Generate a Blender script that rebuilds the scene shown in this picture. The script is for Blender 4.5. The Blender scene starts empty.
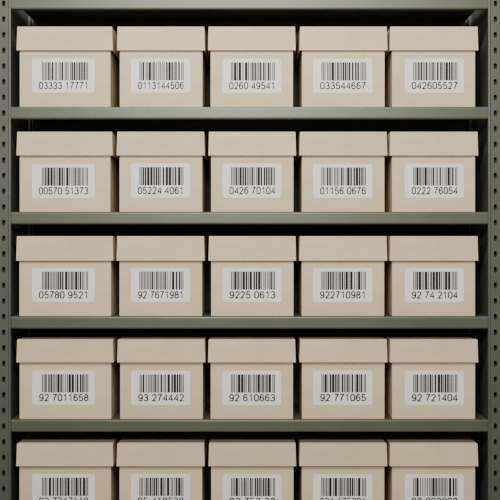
import bpy, bmesh, math, random
from mathutils import Vector
random.seed(7)
S=0.0035
CAMZ=1.05
def X(px): return (px-250)*S
def Z(py): return CAMZ-(py-250)*S

# ---------------- materials ----------------
def new_mat(name):
    m=bpy.data.materials.new(name); m.use_nodes=True
    nt=m.node_tree; b=nt.nodes['Principled BSDF']
    return m,nt,b
def noisy(name,c1,c2,scale,rough,bump=0.0,metal=0.0,speck=None,objrand=0.0,spec=0.3,stretch=None):
    m,nt,b=new_mat(name)
    N=nt.nodes; L=nt.links
    tc=N.new('ShaderNodeTexCoord')
    src=tc.outputs['Object']
    if stretch:
        mp=N.new('ShaderNodeMapping'); mp.inputs['Scale'].default_value=stretch
        L.new(src,mp.inputs['Vector']); vec=mp.outputs[0]
    else: vec=src
    n=N.new('ShaderNodeTexNoise'); n.inputs['Scale'].default_value=scale; n.inputs['Detail'].default_value=8
    L.new(vec,n.inputs['Vector'])
    r=N.new('ShaderNodeValToRGB')
    r.color_ramp.elements[0].position=0.3; r.color_ramp.elements[0].color=(*c1,1)
    r.color_ramp.elements[1].position=0.7; r.color_ramp.elements[1].color=(*c2,1)
    L.new(n.outputs['Fac'],r.inputs['Fac'])
    col=r.outputs['Color']
    if speck:
        v=N.new('ShaderNodeTexNoise'); v.inputs['Scale'].default_value=90; v.inputs['Detail'].default_value=2
        L.new(src,v.inputs['Vector'])
        rr=N.new('ShaderNodeValToRGB'); rr.color_ramp.elements[0].position=0.68; rr.color_ramp.elements[1].position=0.78
        L.new(v.outputs['Fac'],rr.inputs['Fac'])
        mx=N.new('ShaderNodeMixRGB'); mx.inputs[2].default_value=(*speck,1)
        L.new(rr.outputs['Color'],mx.inputs[0]); L.new(col,mx.inputs[1]); col=mx.outputs[0]
    if objrand:
        oi=N.new('ShaderNodeObjectInfo'); mr=N.new('ShaderNodeMapRange')
        mr.inputs['To Min'].default_value=1-objrand; mr.inputs['To Max'].default_value=1+objrand
        L.new(oi.outputs['Random'],mr.inputs['Value'])
        hs=N.new('ShaderNodeHueSaturation'); L.new(mr.outputs[0],hs.inputs['Value']); L.new(col,hs.inputs['Color']); col=hs.outputs[0]
    L.new(col,b.inputs['Base Color'])
    b.inputs['Roughness'].default_value=rough; b.inputs['Metallic'].default_value=metal
    b.inputs['Specular IOR Level'].default_value=spec
    if bump:
        n2=N.new('ShaderNodeTexNoise'); n2.inputs['Scale'].default_value=scale*12; n2.inputs['Detail'].default_value=4
        L.new(src,n2.inputs['Vector'])
        bp=N.new('ShaderNodeBump'); bp.inputs['Strength'].default_value=bump; bp.inputs['Distance'].default_value=0.002
        L.new(n2.outputs['Fac'],bp.inputs['Height']); L.new(bp.outputs[0],b.inputs['Normal'])
    return m
M_card=noisy('cardboard',(0.515,0.416,0.276),(0.572,0.464,0.314),14,0.75,0.28,speck=(0.42,0.325,0.205),objrand=0.035,spec=0.22,stretch=(0.7,0.7,2.0))
M_metal=noisy('painted_steel',(0.072,0.080,0.057),(0.083,0.092,0.066),9,0.38,0.06,metal=0.2,spec=0.55)
M_post=noisy('painted_steel_upright',(0.066,0.071,0.054),(0.078,0.084,0.064),9,0.5,0.08,metal=0.15,spec=0.4)
M_inner=noisy('painted_steel_panel',(0.075,0.078,0.062),(0.09,0.094,0.075),9,0.6,0.05)
M_label=noisy('label_paper',(0.66,0.648,0.605),(0.70,0.688,0.645),30,0.6,0.0)
M_ink=noisy('black_ink',(0.010,0.010,0.010),(0.014,0.013,0.012),50,0.6,0.0,spec=0.1)
M_floor=noisy('concrete_floor',(0.20,0.20,0.19),(0.28,0.28,0.26),4,0.7,0.1)
M_wall=noisy('wall_paint',(0.30,0.30,0.28),(0.33,0.33,0.31),5,0.8,0.05)

# ---------------- helpers ----------------
def link(o,parent=None):
    bpy.context.scene.collection.objects.link(o)
    if parent: o.parent=parent
    return o
def from_bm(name,bm,mat,parent=None,bevel=0,seg=2,recalc=True):
    if recalc: bmesh.ops.recalc_face_normals(bm,faces=bm.faces)
    me=bpy.data.meshes.new(name); bm.to_mesh(me); bm.free()
    me.materials.append(mat)
    o=bpy.data.objects.new(name,me); link(o,parent)
    if bevel:
        md=o.modifiers.new('bevel','BEVEL'); md.width=bevel; md.segments=seg; md.limit_method='ANGLE'
    return o
def box_bm(bm,x0,x1,y0,y1,z0,z1):
    vs=[bm.verts.new((x,y,z)) for z in (z0,z1) for y in (y0,y1) for x in (x0,x1)]
    for f in [(0,1,3,2),(4,6,7,5),(0,4,5,1),(2,3,7,6),(0,2,6,4),(1,5,7,3)]:
        bm.faces.new([vs[i] for i in f])
def empty(name,loc):
    e=bpy.data.objects.new(name,None); e.empty_display_size=0.1; e.location=loc
    return link(e)

# ---------------- shelving unit ----------------
FLOORZ=0.0
LIPF=-0.010
DEPTH=0.405
unit=empty('metal_shelving_unit',(0,0,0))
TOPZ=Z(-26)
def hole_post(name,px0,px1,holepx,side):
    x0,x1=X(px0),X(px1); yF=-0.014; yB=0.026
    bm=bmesh.new()
    pitch=15.6*S; hz=2.9*S; hx=1.6*S; N=16
    hc=X(holepx)
    zc0=Z(250+4)%pitch
    zl=zc0-pitch/2
    while zl<0.0: zl+=pitch
    zstart=zl
    t=0.002
    def rectpt(i,xa,xb,za,zb):
        k=i/N*4; s=int(k)%4; f=k-int(k)
        return [(xa+(xb-xa)*f,za),(xb,za+(zb-za)*f),(xb-(xb-xa)*f,zb),(xa,zb-(zb-za)*f)][s]
    def holept(i,cx,cz):
        a=-3*math.pi/4+2*math.pi*i/N
        c,s=math.cos(a),math.sin(a); p=2/3.2
        return (cx+hx*math.copysign(abs(c)**p,c),cz+hz*math.copysign(abs(s)**p,s))
    while zl+pitch<TOPZ:
        cz=zl+pitch/2
        O=[rectpt(i,x0,x1,zl,zl+pitch) for i in range(N)]
        H=[holept(i,hc,cz) for i in range(N)]
        of=[bm.verts.new((p[0],yF,p[1])) for p in O]; hf=[bm.verts.new((p[0],yF,p[1])) for p in H]
        hb=[bm.verts.new((p[0],yF+t,p[1])) for p in H]
        for i in range(N):
            j=(i+1)%N
            bm.faces.new([of[i],of[j],hf[j],hf[i]]); bm.faces.new([hf[i],hf[j],hb[j],hb[i]])
        zl+=pitch
    zend=zl
    bmesh.ops.remove_doubles(bm,verts=bm.verts,dist=1e-5)
    from_bm(name+'_perforated_face',bm,M_post,unit)
    bm=bmesh.new()
    w=0.002
    box_bm(bm,x0,x0+w,yF+0.0002,yB,FLOORZ,TOPZ)
    box_bm(bm,x1-w,x1,yF+0.0002,yB,FLOORZ,TOPZ)
    box_bm(bm,x0,x1,yB-w,yB,FLOORZ,TOPZ)
    box_bm(bm,x0,x1,yF,yB,FLOORZ,zstart)
    box_bm(bm,x0,x1,yF,yB,zend,TOPZ)
    from_bm(name+'_channel',bm,M_post,unit)  # post closed at back and sides to darken the view through its holes
    bm=bmesh.new()
    xe=x1 if side>0 else x0
    box_bm(bm,xe-0.004,xe+0.004,yF-0.003,yF+0.012,FLOORZ,TOPZ)
    from_bm(name+'_rolled_edge',bm,M_metal,unit,bevel=0.0025,seg=3)
hole_post('front_post_left',-5,10.5,4.6,1)
hole_post('front_post_right',488.5,505,494.5,-1)
bm=bmesh.new()
for a,b in ((-5,10),(489,505)):
    box_bm(bm,X(a),X(b),DEPTH-0.03,DEPTH+0.004,FLOORZ,TOPZ)
from_bm('rear_posts',bm,M_post,unit,bevel=0.002)
bm=bmesh.new()
box_bm(bm,X(7),X(7)+0.002,0.026,DEPTH-0.03,0.06,TOPZ-0.01)
box_bm(bm,X(492),X(492)+0.002,0.026,DEPTH-0.03,0.06,TOPZ-0.01)
from_bm('added_side_panels',bm,M_inner,unit)  # panels added to keep the ends of the shelves dark
bm=bmesh.new(); box_bm(bm,X(5),X(495),DEPTH+0.004,DEPTH+0.006,0.06,TOPZ-0.01)
from_bm('back_panel',bm,M_inner,unit)

bottoms=[107,212,316.3,419.3,523]
decks=[-2.6]+bottoms
def shelf(i,pyt):
    zt=Z(pyt); H=0.043
    xa,xb=X(11.8),X(487.2)
    t=0.0018
    pts=[(DEPTH-0.002,zt-H*.8),(DEPTH-0.002,zt)]
    pts+=[(LIPF+0.005,zt),(LIPF+0.0022,zt-0.001),(LIPF+0.0006,zt-0.003),(LIPF,zt-0.006),(LIPF,zt-H+0.006),(LIPF+0.0006,zt-H+0.003),(LIPF+0.0022,zt-H+0.001),(LIPF+0.005,zt-H),(LIPF+0.02,zt-H),(LIPF+0.02,zt-H+0.012)]
    bm=bmesh.new()
    A=[bm.verts.new((xa,y,z)) for y,z in pts]; B=[bm.verts.new((xb,y,z)) for y,z in pts]
    for k in range(len(pts)-1):
        bm.faces.new([A[k],A[k+1],B[k+1],B[k]])
    o=from_bm('shelf_%d'%i,bm,M_metal,unit)
    md=o.modifiers.new('sol','SOLIDIFY'); md.thickness=t
    nrm=[p for p in o.data.polygons if abs(p.normal.z)>0.9 and p.center.z>zt-0.001]
    md.offset=-1 if nrm and nrm[0].normal.z>0 else 1
for i,d in enumerate(decks): shelf(i+1,d)

# ---------------- printed digits (own stroke font) ----------------
def arc(cx,cy,rx,ry,a0,a1,n=14):
    return [(cx+rx*math.cos(math.radians(a0+(a1-a0)*k/n)),cy+ry*math.sin(math.radians(a0+(a1-a0)*k/n))) for k in range(n+1)]
R=.25
def stadium():
    return arc(.25,.72,R,.28,0,180)+arc(.25,.28,R,.28,180,360)+[(.5,.72)]
G={
'0':[stadium()],
'1':[[(.06,.78),(.16,.82),(.27,.90),(.32,1.0),(.32,0)]],
'2':[arc(.25,.73,.235,.27,170,-20)+[(.40,.50),(.02,.0),(.50,.0)]],
'3':[arc(.24,.755,.215,.245,160,-90)+[(.17,.51)],[(.17,.51)]+arc(.245,.26,.25,.26,80,-165)],
'4':[[(.40,0),(.40,1.0),(.0,.28),(.53,.28)]],
'5':[[(.47,1.0),(.09,1.0),(.04,.50)]+arc(.245,.31,.25,.31,135,-160)],
'6':[arc(.25,.31,.245,.31,0,360),arc(.27,.68,.25,.32,25,90,8)+arc(.27,.55,.265,.45,92,195,10)],
'7':[[(.0,1.0),(.49,1.0),(.30,.62),(.19,.30),(.16,0)]],
'8':[arc(.25,.755,.21,.245,0,360),arc(.25,.27,.25,.27,0,360)],
'9':[arc(.25,.69,.245,.31,0,360),arc(.23,.32,.25,.32,205,270,8)+arc(.23,.45,.265,.45,272,375,10)],
}
def stroke(bm,pts,th,y,mp):
    q=[pts[0]]
    for p in pts[1:]:
        if math.hypot(p[0]-q[-1][0],p[1]-q[-1][1])>1e-4: q.append(p)
    closed=math.hypot(q[0][0]-q[-1][0],q[0][1]-q[-1][1])<1e-3
    if closed: q=q[:-1]
    n=len(q); L=[];Rr=[]
    for i in range(n):
        a=q[i-1] if (i>0 or closed) else None; b=q[(i+1)%n] if (i<n-1 or closed) else None
        ds=[]
        if a: ds.append(Vector((q[i][0]-a[0],q[i][1]-a[1])).normalized())
        if b: ds.append(Vector((b[0]-q[i][0],b[1]-q[i][1])).normalized())
        if len(ds)==2:
            t=(ds[0]+ds[1]); t=t.normalized() if t.length>1e-3 else ds[1]
            nn=Vector((-t.y,t.x)); k=max(0.45,abs(nn.dot(Vector((-ds[0].y,ds[0].x)))))
            nn=nn/k
        else: t=ds[0]; nn=Vector((-t.y,t.x))
        L.append(bm.verts.new(mp(q[i][0]+nn.x*th/2,q[i][1]+nn.y*th/2,y)))
        Rr.append(bm.verts.new(mp(q[i][0]-nn.x*th/2,q[i][1]-nn.y*th/2,y)))
    for i in range(n if closed else n-1):
        j=(i+1)%n
        bm.faces.new([L[i],Rr[i],Rr[j],L[j]])
def number_bm(s,x0,x1,z0,h,y):
    adv=[0.40 if ch==' ' else 0.74 for ch in s]
    tot=sum(adv)-0.22
    sx=(x1-x0)/tot
    bm=bmesh.new(); u=0
    for ch,a in zip(s,adv):
        if ch in G:
            for st in G[ch]:
                stroke(bm,st,0.175,y,lambda px,pz,yy,u=u:(x0+(u+px)*sx,yy,z0+pz*h))
        u+=a
    for f in bm.faces:
        f.normal_update()
        if f.normal.y>0: f.normal_flip()
    return bm

# ---------------- boxes ----------------
texts=[["03333 17771","0113144506","0260 49541","033544667","042605527"],
["00570 51373","05224 4061","0426 70104","01156 0676","0222 76054"],
["05780 9521","92 7671981","9225 0613","922710981","92 74 2104"],
["92 7011658","93 274442","92 610663","92 771065","92 721404"],
["92 7347118","95 418538","92 753 38","921 175201","92 009008"]]
lid=[(17,113),(117,205),(208.3,296),(299.3,387.2),(389.6,478)]
lab=[(32,94.5),(131,190),(222.5,281.5),(313,372.5),(405,464)]
BD=0.345
def rounded(bm,x0,x1,z0,z1,r,y,th):
    vs=[]
    for cx,cz,a0 in ((x1-r,z1-r,0),(x0+r,z1-r,90),(x0+r,z0+r,180),(x1-r,z0+r,270)):
        for k in range(5):
            a=math.radians(a0+k*22.5); vs.append((cx+r*math.cos(a),cz+r*math.sin(a)))
    f=[bm.verts.new((p[0],y-th,p[1])) for p in vs]; b=[bm.verts.new((p[0],y,p[1])) for p in vs]
    bm.faces.new(f); bm.faces.new(b[::-1])
    for i in range(len(f)):
        j=(i+1)%len(f); bm.faces.new([f[i],f[j],b[j],b[i]])
for r in range(5):
    for c in range(5):
        zb=Z(bottoms[r])
        lx0,lx1=lid[c]
        jx=random.uniform(-.4,.4) if c not in(3,4) else random.uniform(-.2,.2)
        grow=0.5 if (r>=2 and c in (0,)) else 0
        cx=X((lx0+lx1)/2+jx); w=(lx1-lx0+grow*2)*S
        e=empty('cardboard_storage_box',(cx,0.004+random.uniform(-.0012,.002),zb+0.0004))
        H=(80,80,80,79.6,79.2)[r]*S; LH=H-(56.2,56.2,55.4,56.8,56.8)[r]*S
        bw=w-5.2*S
        bm=bmesh.new(); t=0.003
        h2=H-0.006
        o0=[(-bw/2,0.0),(bw/2,0.0),(bw/2,BD),(-bw/2,BD)]
        i0=[(-bw/2+t,t),(bw/2-t,t),(bw/2-t,BD-t),(-bw/2+t,BD-t)]
        vb=[bm.verts.new((x,y,0)) for x,y in o0]; vt=[bm.verts.new((x,y,h2)) for x,y in o0]
        ib=[bm.verts.new((x,y,t)) for x,y in i0]; it=[bm.verts.new((x,y,h2)) for x,y in i0]
        bm.faces.new(vb[::-1]); bm.faces.new(ib)
        for k in range(4):
            j=(k+1)%4
            bm.faces.new([vb[k],vb[j],vt[j],vt[k]]); bm.faces.new([vt[k],vt[j],it[j],it[k]]); bm.faces.new([it[k],it[j],ib[j],ib[k]])
        from_bm('box_body',bm,M_card,e,bevel=0.0024,seg=3)
        bm=bmesh.new()
        ov=0.0105
        fl=0.0022
        def ring(x,ya,yb,z): return [bm.verts.new(p) for p in ((-x,ya,z),(x,ya,z),(x,yb,z),(-x,yb,z))]
        ot=ring(w/2-fl,-ov+fl,BD+ov-fl,H); ob=ring(w/2,-ov,BD+ov,H-LH)
        ibb=ring(w/2-t,-ov+t,BD+ov-t,H-LH); itt=ring(w/2-t-fl,-ov+t+fl,BD+ov-t-fl,H-t)
        bm.faces.new(ot); bm.faces.new(itt[::-1])
        for k in range(4):
            j=(k+1)%4
            bm.faces.new([ob[k],ob[j],ot[j],ot[k]]); bm.faces.new([ibb[k],ibb[j],ob[j],ob[k]]); bm.faces.new([itt[k],itt[j],ibb[j],ibb[k]])
        from_bm('box_lid',bm,M_card,e,bevel=0.0014,seg=3)
        a,b=lab[c]; a=X(a+jx*.5)-cx; b=X(b+jx*.5)-cx
        lz1=80*S-31.6*S+random.uniform(-.3,.3)*S; lz0=lz1-34.3*S
        bm=bmesh.new(); rounded(bm,a,b,lz0,lz1,2.2*S,-0.0001,0.0006)
        from_bm('label',bm,M_label,e)
        yb=-0.0008
        bm=bmesh.new()
        m=(8.5 if c else 10)*S
        bx0,bx1=a+m,b-6.5*S
        target=56 if c else 60
        seq=[1,1,1,1]; tot=4
        while tot<target-3:
            q=random.choice([1,1,1,2,2,3]); g=random.choice([1,1,1,2]); seq+= [q,g]; tot+=q+g
        seq+=[1,1,1]; tot+=3
        u=(bx1-bx0)/tot; x=bx0; bz1=lz1-3.6*S; bz0=bz1-18.3*S
        for k,q in enumerate(seq):
            if k%2==0: box_bm(bm,x-u*.12,x+u*(q+.12),yb-0.0001,yb+0.0002,bz0,bz1)
            x+=u*q
        from_bm('barcode_bars',bm,M_ink,e)
        tw=(48.5 if c==0 else 45)*S; tx0=(a+b)/2-tw/2+(0.4*S)
        bm=number_bm(texts[r][c],tx0,tx0+tw,lz0+4.1*S,6.4*S,yb-0.0001)
        from_bm('label_number',bm,M_ink,e,recalc=False)

# ---------------- room ----------------
def room_box(name,mat,*a):
    bm=bmesh.new(); box_bm(bm,*a); return from_bm(name,bm,mat)
room_box('floor',M_floor,-3.5,3.5,-7.5,0.6,-0.1,0.0)
room_box('wall_back',M_wall,-3.5,3.5,0.5,0.6,0.0,3.2)

# ---------------- light ----------------
def area(name,loc,target,sx,sy,p,col):
    l=bpy.data.lights.new(name,'AREA'); l.shape='RECTANGLE'; l.size=sx; l.size_y=sy; l.energy=p; l.color=col
    o=bpy.data.objects.new(name,l); link(o); o.location=loc
    d=Vector(target)-Vector(loc); o.rotation_euler=d.to_track_quat('-Z','Y').to_euler()
area('ceiling_softbox_light',(-0.1,-2.1,3.0),(0,0,0.7),1.4,0.35,108,(1.0,0.97,0.92))
area('front_bounce_fill',(-0.1,-3.4,2.0),(0,0,0.85),1.2,0.4,72,(1.0,0.97,0.92))  # added fill standing in for bounce, brightens the lid tops; no real lamp
w=bpy.data.worlds.new('world'); bpy.context.scene.world=w; w.use_nodes=True
bg=w.node_tree.nodes['Background']; bg.inputs[0].default_value=(1.0,0.985,0.955,1); bg.inputs[1].default_value=0.15

cam=bpy.data.cameras.new('camera'); co=bpy.data.objects.new('camera',cam); link(co)
D=4.0
co.location=(0,-D,CAMZ); co.rotation_euler=(math.pi/2,0,0)
cam.sensor_width=36; cam.lens=36*D/(500*S); cam.clip_end=100
bpy.context.scene.camera=co
